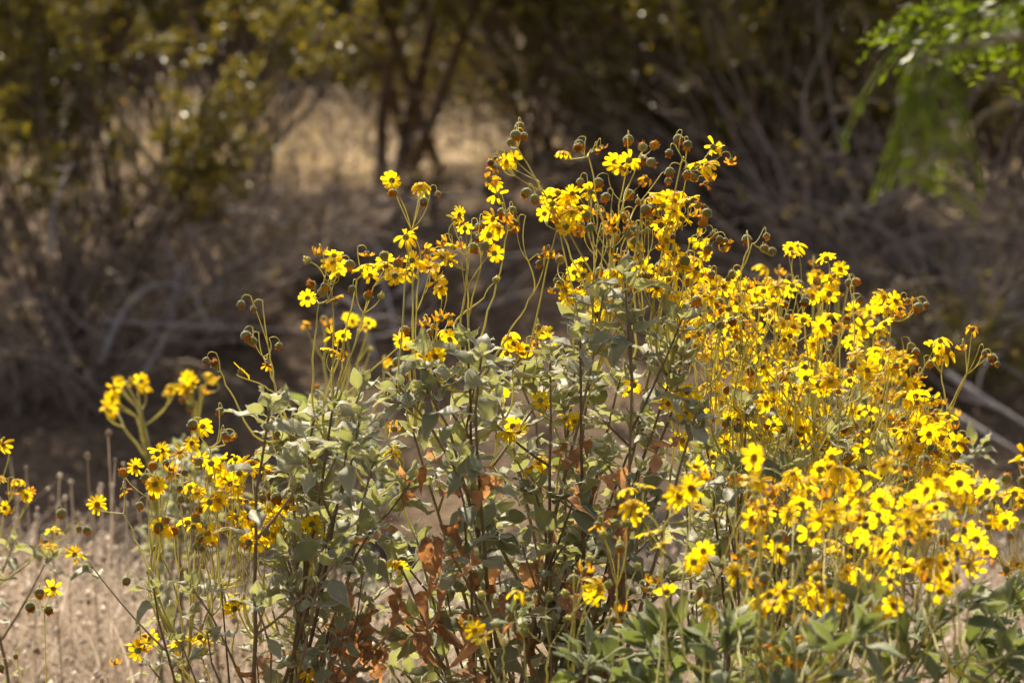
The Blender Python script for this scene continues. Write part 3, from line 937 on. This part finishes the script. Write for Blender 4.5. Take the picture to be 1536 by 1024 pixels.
# ---- flowers at the right edge
b = Bush('brittlebush at the very right edge with forked stalks of round buds', gpos(1570, 3.75), 3.75, leafset=LEAF_L, leafmat=M_GREENLEAF, leafsize=.05)
grow(b, [(1560, 960), (1590, 930), (1620, 940), (1545, 985), (1640, 960)], dens=.8, side=2, r0=.003)
for s, st, via in [
    ('f1488,733 f1496,738 w1484,728 b1505,722 b1520,724', (1560, 950), (1515, 770)), ('f1530,690 f1536,684 w1540,694', (1580, 930), None), ('f1524,742 f1530,748', (1560, 940), None),
    ('f1497,776 f1505,780 f1490,784 w1510,770', (1545, 950), None), ('B1526,803 b1515,812 w1500,830 w1512,842 w1522,838', (1555, 950), (1530, 850)),
    ('w1445,722 b1452,716 f1440,728 b1460,725', (1550, 950), (1470, 790)), ('b1470,740 b1478,760 w1465,752', (1550, 950), (1485, 800)),
]:
    b.panicle(parse(s), st, via)
b.finish()

# ---- sparse low stalks in front of the middle bush
b = Bush('small young brittlebush in front of the middle bush, mostly bare yellow green stalks', gpos(830, 3.72), 3.72, leafset=LEAF_L, leafmat=M_GREENLEAF, leafsize=.03)
grow(b, [(860, 1040), (780, 1050), (720, 1050), (920, 1040)], dens=.6, side=1, r0=.0025)
for s, st, via in [
    ('f893,890 f897,884', (850, 1040), (870, 940)), ('w922,926 w928,918', (920, 1030), None), ('w893,868 w886,860 B905,872', (850, 1040), (858, 920)),
    ('f712,945 f718,950 w704,940', (760, 1060), None), ('B735,905 B748,930 B760,920 b770,938', (760, 1040), (755, 970)), ('B800,930 B822,905 B838,925', (820, 1040), (825, 970)),
    ('B855,880 b862,868 B876,850', (860, 1040), (862, 930)), ('B910,800 B930,790 b925,812 w905,792', (930, 1020), (925, 880)), ('B940,830 B955,850 w966,870', (935, 1020), (940, 900)),
    ('B895,955 B880,970 B905,940', (880, 1050), None), ('f780,890 w790,896', (790, 1030), None),
]:
    b.panicle(parse(s), st, via, d=3.72 + rnd.uniform(-.05, .08))
b.finish()

# ---- blurred bushes farther off
b = Bush('blurred brittlebush behind the left bush, its widely forked stalk against the dark wash', gpos(235, 5.7), 5.7, leafsize=.045, headsize=.014)
grow(b, [(265, 665), (300, 690), (250, 700), (330, 700), (280, 740), (310, 760), (235, 770), (260, 800), (350, 730), (230, 800)], dens=.6, side=1)
for s, st, via in [
    ('f172,580 f178,573', (228, 690), (205, 610)), ('f194,573', (226, 690), (210, 610)), ('f212,572 f214,580', (226, 690), (212, 615)),
    ('f163,602 f168,597', (222, 690), (205, 625)), ('f161,613 f165,616', (230, 700), (185, 640)), ('f256,584 f253,590', (222, 690), (215, 640)),
    ('f282,568 f288,574 f284,582 f278,578', (290, 690), (290, 620)), ('f318,564 f322,570', (290, 680), (305, 590)), ('w305,590 w280,590 b276,600 b285,610', (292, 690), None),
]:
    b.panicle(parse(s), st, via, r=.0028, d=5.7)
b.finish(60)

b = Bush('blurred small brittlebush seen through the stalks right of the left bush', gpos(520, 5.5), 5.5, leafmat=M_GREENLEAF, leafsize=.045, headsize=.014)
grow(b, [(500, 640), (520, 660), (540, 640), (470, 650)], dens=.8)
for s, st, via in [('f523,476 f528,480', (515, 640), None), ('f553,484 f548,490', (530, 640), None), ('w462,488 w490,485', (490, 640), None), ('b470,600 b480,580 B550,530 B540,560', (520, 650), None),
                   ('f588,548 w580,545', (545, 660), None)]:
    b.panicle(parse(s), st, via, r=.0022)
b.finish(40)

b = Bush('brittlebush cut by the left edge of the grass, with grey leaves and pale flower heads', gpos(-35, 4.75), 4.75, leafsize=.04, headsize=.0125)
grow(b, [(-30, 830), (-50, 800), (-10, 850), (-60, 850)], dens=.5, side=1)
for s, st, via in [('f8,762 w15,766', (-20, 840), None), ('b22,727 b30,732 f28,722 w18,738 w32,738', (-20, 840), (0, 765)), ('f0,715 f5,670', (-30, 820), None),
                   ('f78,797 f85,800 f74,818 w80,823 w70,812', (-10, 880), (50, 835)), ('f112,828 f120,834 w108,822 b95,775 b118,795 b128,797', (-5, 880), (60, 830)), ('f40,742 w45,738', (-10, 850), None)]:
    b.panicle(parse(s), st, via)
b.finish(60)

b = Bush('single thin flowering sprig standing alone in the dry grass at lower left', gpos(62, 4.3), 4.3, leafsize=.02, name='flower_sprig', cat='plant')
b.tips.append(np.array(b.base))
b.panicle(parse('f72,887 f78,883 b60,890 b48,908 b72,912'), tuple(b.base + np.array([0, 0, .01])), (67, 918))
b.panicle(parse('b22,985 b2,1000'), tuple(b.base + np.array([0, 0, .01])), (30, 1005))
b.finish()

# a scatter of far brittlebush bloom behind the grass on the right
b = Bush('blurred brittlebush behind the flowery bush on the right, brown and going to seed', gpos(1370, 5.2), 5.2, leafsize=.05)
grow(b, [(1180, 560), (1260, 560), (1300, 600), (1360, 650), (1400, 690), (1220, 600)], dens=.9)
for k in range(16):
    cx = rnd.uniform(1150, 1460)
    cy = np.interp(cx, [1150, 1200, 1260, 1330, 1400, 1460], [410, 400, 400, 510, 600, 660]) + rnd.uniform(0, 60)
    b.panicle(cloud(4, cx, cy, 14, 12, 'wwfbbb'), (1250 + (cx - 1250) * .8, cy + 130), None, r=.0018)
b.finish(60)

# ------------------------------------------------------------------ dry seed stalks sticking out of the grass
def dry_stalk(px, py, d, rad, label, group=None):
    top = W(px, py, d)
    base = np.array([top[0] + rnd.uniform(-.03, .03), top[1], height(top[0], top[1])])
    t = thing('dry_stalk', label, 'stalk', tuple(base), group)
    P = bez(base, (base + top) / 2 + rv(.012), top, 8) - base
    MB().tube(P, np.linspace(.0014, .0009, 8), 5).obj('stalk', M_SEED, t)
    m = MB()
    a = lathe([(.2, -1), (.8, -.6), (1, 0), (.8, .6), (.05, .9)], 8)
    m.add(a[0] * rad * (1 + rng.normal(0, .22, a[0].shape)) + (top - base), a[1])
    m.obj('seed_head', M_SEED, t)


GRP = 'dry seed stalks in the grass'
dry_stalk(162, 650, 5.6, .006, 'tallest pale dry seed stalk above the grass, below the forked yellow heads', GRP)
dry_stalk(131, 683, 5.6, .006, 'dry seed stalk with a round pale head, just left of the tallest one', GRP)
for px, py in [(15, 690), (40, 700), (70, 735), (95, 742), (110, 715), (150, 725), (175, 690), (190, 700), (25, 745), (205, 730), (60, 760), (120, 770), (1480, 880), (1440, 860), (1510, 870), (85, 715), (140, 745), (168, 720)]:
    dry_stalk(px + rnd.uniform(-6, 6), py + rnd.uniform(-8, 8), rnd.uniform(5.3, 6.6), rnd.uniform(.003, .006), 'short pale dry seed stalk among many alike in the grass', GRP)

# ------------------------------------------------------------------ shrubs on the bank
def shrub_proto(seed, nst, hgt, spread, leaves, leaf=.013, bare=.3, flowers=0, thick=.011, sub=(6, 9), bark=None):
    r = random.Random(seed)
    stems, tips = [], []
    for k in range(nst):
        a = 2 * math.pi * (k + r.random()) / nst
        tilt = spread * math.sqrt(r.random())
        L = hgt * r.uniform(.75, 1.1)
        d = np.array([math.cos(a) * math.sin(tilt), math.sin(a) * math.sin(tilt), math.cos(tilt)])
        b0 = np.array([r.gauss(0, .06), r.gauss(0, .06), -.03])
        e = b0 + d * L + np.array([0, 0, -.1 * tilt * L]) + np.array([r.gauss(0, .08), r.gauss(0, .08), 0])
        mid = b0 + d * L * .45 + np.array([0, 0, .16 * tilt * L]) + np.array([r.gauss(0, .1), r.gauss(0, .1), 0])
        P = bez(b0, mid, e, 9)
        P[1:] += np.cumsum(np.array([[r.gauss(0, .014), r.gauss(0, .014), r.gauss(0, .008)] for _ in range(8)]), 0)
        mb = MB()
        th = thick * r.uniform(.6, 1.2)
        mb.tube(P, np.linspace(th, th * .25, 9), 6)
        for q in range(r.randint(*sub)):
            t = r.uniform(bare, 1)
            f = t * 8; i0 = min(int(f), 7)
            s = P[i0] + (P[i0 + 1] - P[i0]) * (f - i0)
            dr = unit(unit(P[i0 + 1] - P[i0]) + np.array([r.gauss(0, .7), r.gauss(0, .7), r.gauss(.15, .5)]))
            l = r.uniform(.2, .5) * hgt * .4
            Q = bez(s, s + dr * l * .5 + np.array([r.gauss(0, .03), r.gauss(0, .03), .02]), s + dr * l, 5)
            mb.tube(Q, np.linspace(th * .38, th * .14, 5), 4)
            for w in range(4):
                t2 = r.uniform(.25, 1)
                i1 = min(int(t2 * 4), 3)
                s2 = Q[i1]
                d2 = unit(dr + np.array([r.gauss(0, .8), r.gauss(0, .8), r.gauss(.1, .6)]))
                l2 = r.uniform(.05, .17)
                mb.tube([s2, s2 + d2 * l2 * .5 + np.array([0, 0, .01]), s2 + d2 * l2], [.002, .0015, .001], 3)
                if t > bare + .08:
                    tips.append((s2, d2, l2))
        stems.append(mb)
    fo = MB()
    n = leaves
    if n and tips:
        idx = [r.randrange(len(tips)) for _ in range(n)]
        P = np.array([tips[q][0] + tips[q][1] * tips[q][2] * r.random() ** .7 for q in idx]) + rng.normal(0, .014, (n, 3))
        A = rng.normal(0, 1, (n, 3)); A /= np.linalg.norm(A, axis=1)[:, None]
        B = rng.normal(0, 1, (n, 3)); B -= A * (A * B).sum(1)[:, None]; B /= np.linalg.norm(B, axis=1)[:, None]
        s = rng.uniform(.6, 1.3, n) * leaf
        V = np.stack([P - A * s[:, None], P + B * s[:, None] * .5, P + A * s[:, None], P - B * s[:, None] * .5], 1)
        mi = (rng.random(n) < flowers).astype(int)
        fo.add(V.reshape(-1, 3), np.arange(4 * n).reshape(-1, 4), mi)
    sm = [m.mesh('stem', bark or M_BARK) for m in stems]
    fmesh = fo.mesh('foliage', [M_SHRUBLEAF, M_SHRUBFLOWER]) if n else None
    return sm, fmesh


PROTO = {
    'dense': shrub_proto(1, 24, 1.8, .75, 24000, leaf=.013, flowers=.004, bare=.34),
    'loose': shrub_proto(2, 20, 2.0, .65, 22000, leaf=.013, flowers=.006, bare=.36),
    'bare': shrub_proto(3, 34, 1.25, 1.25, 300, bare=.25, thick=.0075, sub=(1, 2), bark=M_TWIG),
    'crown': shrub_proto(7, 17, 2.3, .72, 22000, leaf=.014, bare=.42, thick=.010, flowers=.006),
    'tree': shrub_proto(4, 6, 2.3, .55, 18000, leaf=.013, bare=.42, thick=.026, flowers=.006),
    'full': shrub_proto(6, 26, 1.6, .9, 24000, leaf=.013, bare=.06, flowers=.004),
    'low': shrub_proto(5, 20, .7, 1.1, 4500, bare=.2, thick=.006, flowers=.02),
}
SHRUB_GROUP = 'shrubs growing along the shaded bank'


def shrub(kind, px, d, rot, sc, label, sink=.02, zs=1.0):
    x = (px - 768) * K * d
    t = thing('desert_shrub', label, 'shrub', (x, d, height(x, d) - sink), SHRUB_GROUP)
    t.rotation_euler = (0, 0, rot)
    if kind in ('dense', 'loose', 'full', 'crown'):
        sc *= .84
    t.scale = (sc, sc, sc * zs)
    sm, fm_ = PROTO[kind]
    for m in sm:
        link('stem', m, t)
    if fm_:
        link('foliage', fm_, t)
    return t


shrub('dense', 95, 10.6, .3, .95, 'large leafy shrub at far left, many bare stems fanning from its foot')
shrub('loose', -150, 11.2, 1.3, 1.0, 'leafy shrub half cut by the left edge, behind the fanning stems')
shrub('bare', 230, 10.9, 2.1, .85, 'grey leafless shrub beside the large fanning shrub on the left')
shrub('loose', 300, 12.4, 2.9, 1.05, 'loose olive shrub on the bank top, between the left edge and the bright gap')
shrub('tree', 602, 13.2, .7, 1.0, 'small tree-like shrub with a thick dark trunk in the bright gap')
shrub('loose', 880, 13.9, 4.1, 1.0, 'olive shrub right of the bright gap, above the highest flower stalk')
shrub('dense', 905, 12.8, 5.0, .95, 'shrub on the bank behind the top flowers of the middle bush')
shrub('bare', 930, 12.2, .4, .8, 'grey twiggy bare shrub behind the top of the middle bush')
shrub('full', 1060, 13.4, 2.2, 1.0, 'dark shrub behind the bud stalks at the upper right of the middle bush')
shrub('bare', 1300, 11.2, 1.2, .9, 'grey leafless twiggy shrub low on the right part of the bank')
shrub('dense', 1560, 11.6, 5.5, .95, 'leafy shrub cut by the right edge of the bank')
shrub('bare', 1500, 10.8, 4.4, .8, 'grey bare shrub at the foot of the bank by the right edge')
shrub('loose', 1720, 12.6, 1.1, 1.05, 'shrub beyond the right edge of the bank')
shrub('low', 560, 15.2, 1.0, .8, 'low sunlit yellowish shrub in the bright gap left of the trunk')
shrub('low', 690, 14.6, 2.5, .8, 'low sunlit straw coloured shrub in the bright gap right of the trunk')
shrub('low', 1450, 10.2, 3.0, .6, 'low twiggy shrub by the wash on the right')
shrub('crown', -20, 12.0, 2.2, .95, 'shrub with a leafy olive crown behind the large fanning shrub at far left')
shrub('crown', 190, 11.9, 4.0, .95, 'olive leafy crown over the grey leafless shrub on the left')
shrub('crown', 385, 12.9, 5.2, .95, 'olive leafy crown overhanging the left side of the bright gap')
shrub('crown', 800, 13.0, 1.9, .95, 'olive leafy crown overhanging the right side of the bright gap')
shrub('crown', 990, 12.2, 3.1, .95, 'olive leafy crown above the bud stalks of the middle bush')
shrub('crown', 1150, 11.6, .2, .9, 'olive leafy crown left of the hanging green branch')
shrub('crown', 1330, 12.3, 2.7, .95, 'olive leafy crown directly behind the hanging green branch')
shrub('loose', 1270, 12.6, .9, .95, 'olive shrub between the dark middle thicket and the hanging green branch')
shrub('full', 505, 17.4, 2.9, 1.05, 'olive shrub closing the back of the bright gap, left of the trunk')
shrub('full', 665, 17.2, .9, 1.05, 'olive shrub closing the back of the bright gap, right of the trunk')
shrub('full', 585, 18.6, 4.4, 1.3, 'taller olive shrub at the back of the bright gap behind the trunk')
shrub('full', 1000, 12.3, 1.1, .72, 'low leafy olive shrub on the bank right above the highest buds')
shrub('full', 1130, 11.9, 4.6, .72, 'low leafy olive shrub on the bank above the left end of the flower slope')
shrub('full', 1255, 12.2, 2.6, .7, 'low leafy olive shrub on the bank above the middle of the flower slope')
shrub('full', 1090, 14.6, 1.9, 1.2, 'olive shrub on the bank top far behind the bud stalks')
shrub('full', 1500, 12.7, 5.9, .9, 'olive shrub with leaves to the ground near the right edge')
for px, d, sc, what in [(140, 10.3, .75, 'pale tangle of arching bare twigs in front of the large fanning shrub'), (330, 10.9, .8, 'tangle of bare grey twigs on the bank left of the middle bush'),
                       (470, 11.6, .7, 'low tangle of bare twigs on the bank under the bright gap'), (20, 10.4, .8, 'tangle of bare brown twigs at the left edge of the bank'),
                       (1220, 11.0, .75, 'tangle of bare grey twigs behind the outermost buds of the flowery bush'), (1420, 10.4, .75, 'pale tangle of bare twigs above the right end of the wash'), (1120, 11.7, .8, 'tangle of bare twigs behind the top of the flowery bush')]:
    shrub('bare', px, d, px * 1.7, sc, what)
for dist, step in ((15.9, 210), (18.4, 150), (21.4, 130)):
    px = -250
    while px < 1800:
        if dist > 20 or not 420 < px < 760:
            shrub(rnd.choice(['dense', 'full', 'loose']), px + rnd.uniform(-40, 40), dist + rnd.uniform(-.7, .7), rnd.uniform(0, 6), rnd.uniform(1.1, 1.45), 'blurred olive shrub in the thicket far behind the bank')
        px += step

# ------------------------------------------------------------------ dead branches lying on the bank
def branch(pts, d, r0, label, sub=3, group='dead branches on the bank'):
    P = np.array([W(x, y, d + dd) for x, y, dd in pts])
    # smooth
    t = np.linspace(0, len(P) - 1, 5 * (len(P) - 1) + 1)
    Q = np.stack([np.interp(t, np.arange(len(P)), P[:, k]) for k in range(3)], 1)
    for _ in range(3):
        Q[1:-1] = (Q[:-2] + 2 * Q[1:-1] + Q[2:]) / 4
    for q in Q:                                  # rest on the soil, never under it
        q[2] = max(q[2], height(q[0], q[1]) + r0 * .6)
    base = Q[0].copy()
    m = MB()
    m.tube(Q - base, np.linspace(r0, r0 * .35, len(Q)), 6)
    for k in range(sub):
        s = Q[rnd.randrange(2, len(Q) - 1)] - base
        dr = unit(np.array([rnd.gauss(0, 1), rnd.gauss(0, .6), rnd.gauss(.4, .5)]))
        l = rnd.uniform(.12, .4)
        m.tube(bez(s, s + dr * l * .5 + rv(.03), s + dr * l, 6), np.linspace(r0 * .45, r0 * .15, 6), 5)
    o = m.obj('dead_branch', M_DEADWOOD)
    o.location = base
    tag(o, label, 'branch', group)


branch([(150, 545, 0), (185, 460, .1), (240, 420, .2), (290, 440, .2), (318, 500, .1)], 10.2, .011, 'pale arched dead branch bending over beside the large fanning shrub')
branch([(215, 560, 0), (255, 500, .1), (268, 400, .2), (240, 345, .3)], 10.3, .008, 'upright crooked grey dead branch rising from the foot of the left bank')
branch([(150, 480, 0), (260, 488, 0), (380, 492, .1), (480, 500, .1)], 10.3, .007, 'long thin level dead branch low across the left bank')
branch([(300, 310, .6), (380, 320, .6), (470, 360, .5), (530, 380, .5)], 11.2, .012, 'sloping pale dead branch on the bank below the bright gap')
branch([(340, 380, .3), (390, 420, .3), (420, 460, .2)], 10.9, .010, 'short steep dead branch in the middle of the bank')
branch([(560, 330, .9), (640, 330, .9), (730, 345, .9)], 11.6, .010, 'level dead branch on the bare bank left of the middle bush')
branch([(75, 380, 0), (80, 300, 0), (108, 245, .1)], 10.0, .010, 'crooked upright grey branch at the left among the fanning stems')
branch([(1250, 330, 0), (1330, 300, .2), (1400, 240, .4), (1460, 150, .6)], 11.0, .012, 'long pale dead branch slanting up under the hanging green branch')
branch([(1420, 560, 0), (1480, 600, -.1), (1545, 640, -.2)], 9.9, .012, 'grey dead branch sloping down at the right edge by the wash')
branch([(1400, 510, 0), (1470, 530, 0), (1560, 580, -.1)], 10.1, .011, 'grey dead branch above the sloping one at the right edge')
branch([(1215, 160, .5), (1260, 155, .5), (1285, 170, .5)], 11.5, .009, 'short bright dead twig on the dark shrub right of the flower tops')
branch([(1430, 620, 0), (1490, 655, -.1), (1560, 700, -.2)], 9.7, .010, 'lowest grey dead branch by the wash at the right edge')
for k in range(14):
    x0, y0 = rnd.uniform(60, 620), rnd.uniform(400, 545)
    w_, h_ = rnd.choice([-1, 1]) * rnd.uniform(70, 190), rnd.uniform(40, 150)
    branch([(x0, y0, 0), (x0 + w_ * .3, y0 - h_ * .8, .1), (x0 + w_ * .65, y0 - h_, .15), (x0 + w_, y0 - h_ * rnd.uniform(.3, .8), .2)], 10.15 + (545 - y0) * .007, rnd.uniform(.005, .010),
           'pale arching dead branch in the tangle on the left of the bank', sub=3, group='arching branches on the left bank')
for k in range(16):
    x0, y0 = rnd.uniform(180, 760), rnd.uniform(320, 520)
    a = rnd.uniform(-.6, .9)
    l = rnd.uniform(60, 150)
    branch([(x0, y0, 0), (x0 + l * .5 * math.cos(a), y0 + l * .5 * math.sin(a) * .5 + rnd.uniform(-12, 12), .05), (x0 + l * math.cos(a), y0 + l * math.sin(a) * .5, .1)], 10.2 + (540 - y0) * .009, rnd.uniform(.004, .008),
           'thin grey dead stick lying on the brown bank left of the middle bush', sub=2, group='sticks on the brown bank')
for k in range(12):
    x0, y0 = rnd.uniform(1200, 1500), rnd.uniform(330, 560)
    a = rnd.uniform(-.9, .9)
    l = rnd.uniform(70, 160)
    branch([(x0, y0, 0), (x0 + l * .5 * math.cos(a), y0 + l * .5 * math.sin(a) * .5 + rnd.uniform(-12, 12), .05), (x0 + l * math.cos(a), y0 + l * math.sin(a) * .5, .1)], 10.2 + (560 - y0) * .006, rnd.uniform(.004, .008),
           'thin grey dead stick lying on the shaded bank right of the flowers', sub=2, group='sticks on the right bank')

# ------------------------------------------------------------------ feathery tree reaching in at the upper right
tb = np.array([1.75, 3.1, height(1.75, 3.1) - .02])
tree = thing('feathery_tree', 'tree with bright green feathery leaves hanging blurred into the upper right corner', 'tree', tuple(tb))
P = bez(tb, tb + np.array([-.1, 0, .8]), tb + np.array([-.25, -.05, 1.7]), 10)
MB().tube(P - tb, np.linspace(.07, .035, 10), 10).obj('trunk', M_BARK, tree)


def feather(mb, p, dr, L):
    """one compound leaf: rachis with pairs of leaflets"""
    side = unit(np.cross(dr, [0, 0, 1.0]) + rv(.3))
    Q = bez(p, p + dr * L * .5, p + dr * L + np.array([0, 0, -.35 * L]), 8)
    mb.tube(Q, np.linspace(.0008, .0005, 8), 3)
    for k in range(16):
        t = .1 + .9 * k / 15
        i0 = min(int(t * 7), 6)
        c = Q[i0] + (Q[i0 + 1] - Q[i0]) * (t * 7 - i0)
        ax = unit(Q[i0 + 1] - Q[i0])
        for s in (-1, 1):
            o = unit(side * s + ax * .45 + rv(.15)) * rnd.uniform(.011, .016)
            w = unit(np.cross(o, rv())) * .0022
            mb.add([c, c + o * .45 + w, c + o, c + o * .45 - w], [[0, 1, 2, 3]])


crown = MB()
limb_ends = [
    (P[6], W(1500, 35, 3.05), W(1345, 12, 3.1), 46, .008),
    (P[6], W(1600, 0, 2.6), W(1405, 80, 2.46), 3, .006),
    (P[7], W(1560, 20, 2.9), W(1440, -5, 3.0), 40, .007),
    (P[9], P[9] + np.array([.1, .3, .3]), P[9] + np.array([-.1, .6, .35]), 50, .012),
    (P[9], P[9] + np.array([.3, 0, .3]), P[9] + np.array([.8, .1, .3]), 50, .012),
    (P[8], np.array([.8, 2.9, 1.72]), np.array([.2, 2.78, 1.6]), 40, .010),  # unseen limb, added to shade the hanging spray
    (P[8], P[8] + np.array([0, -.3, .3]), P[8] + np.array([.2, -.7, .3]), 50, .012),
]
for a, m_, e, nl, r0 in limb_ends:
    Q = bez(a, m_, e, 12)
    MB().tube(Q - tb, np.linspace(r0 * 1.3, .0015, 12), 6).obj('limb', M_BARK, tree)
    for k in range(nl):
        t = rnd.uniform(.45, 1)
        i0 = min(int(t * 11), 10)
        dr = unit(np.array([rnd.gauss(-.3, .6), rnd.gauss(0, .6), rnd.gauss(-.15, .3)]))
        feather(crown, Q[i0] - tb, dr, rnd.uniform(.045, .075))
for k in range(280):  # unseen dense leaf clump, added sunward to keep the hanging spray dark
    feather(crown, np.array([.205, 2.77, 1.46]) + np.clip(rv(.06), -.1, .1) - tb, unit(np.array([rnd.gauss(0, .7), rnd.gauss(0, .7), rnd.gauss(-.2, .4)])), rnd.uniform(.07, .11))
for x, y, d in [(1395, 65, 2.45), (1365, 90, 2.5), (1410, 100, 2.45), (1392, 125, 2.45)]:
    for k in range(3):
        feather(crown, W(x, y, d) + rv(.012) - tb, unit(np.array([rnd.gauss(0, .4), rnd.gauss(0, .3), -1])), .062)
crown.obj('crown', M_FEATHER, tree)
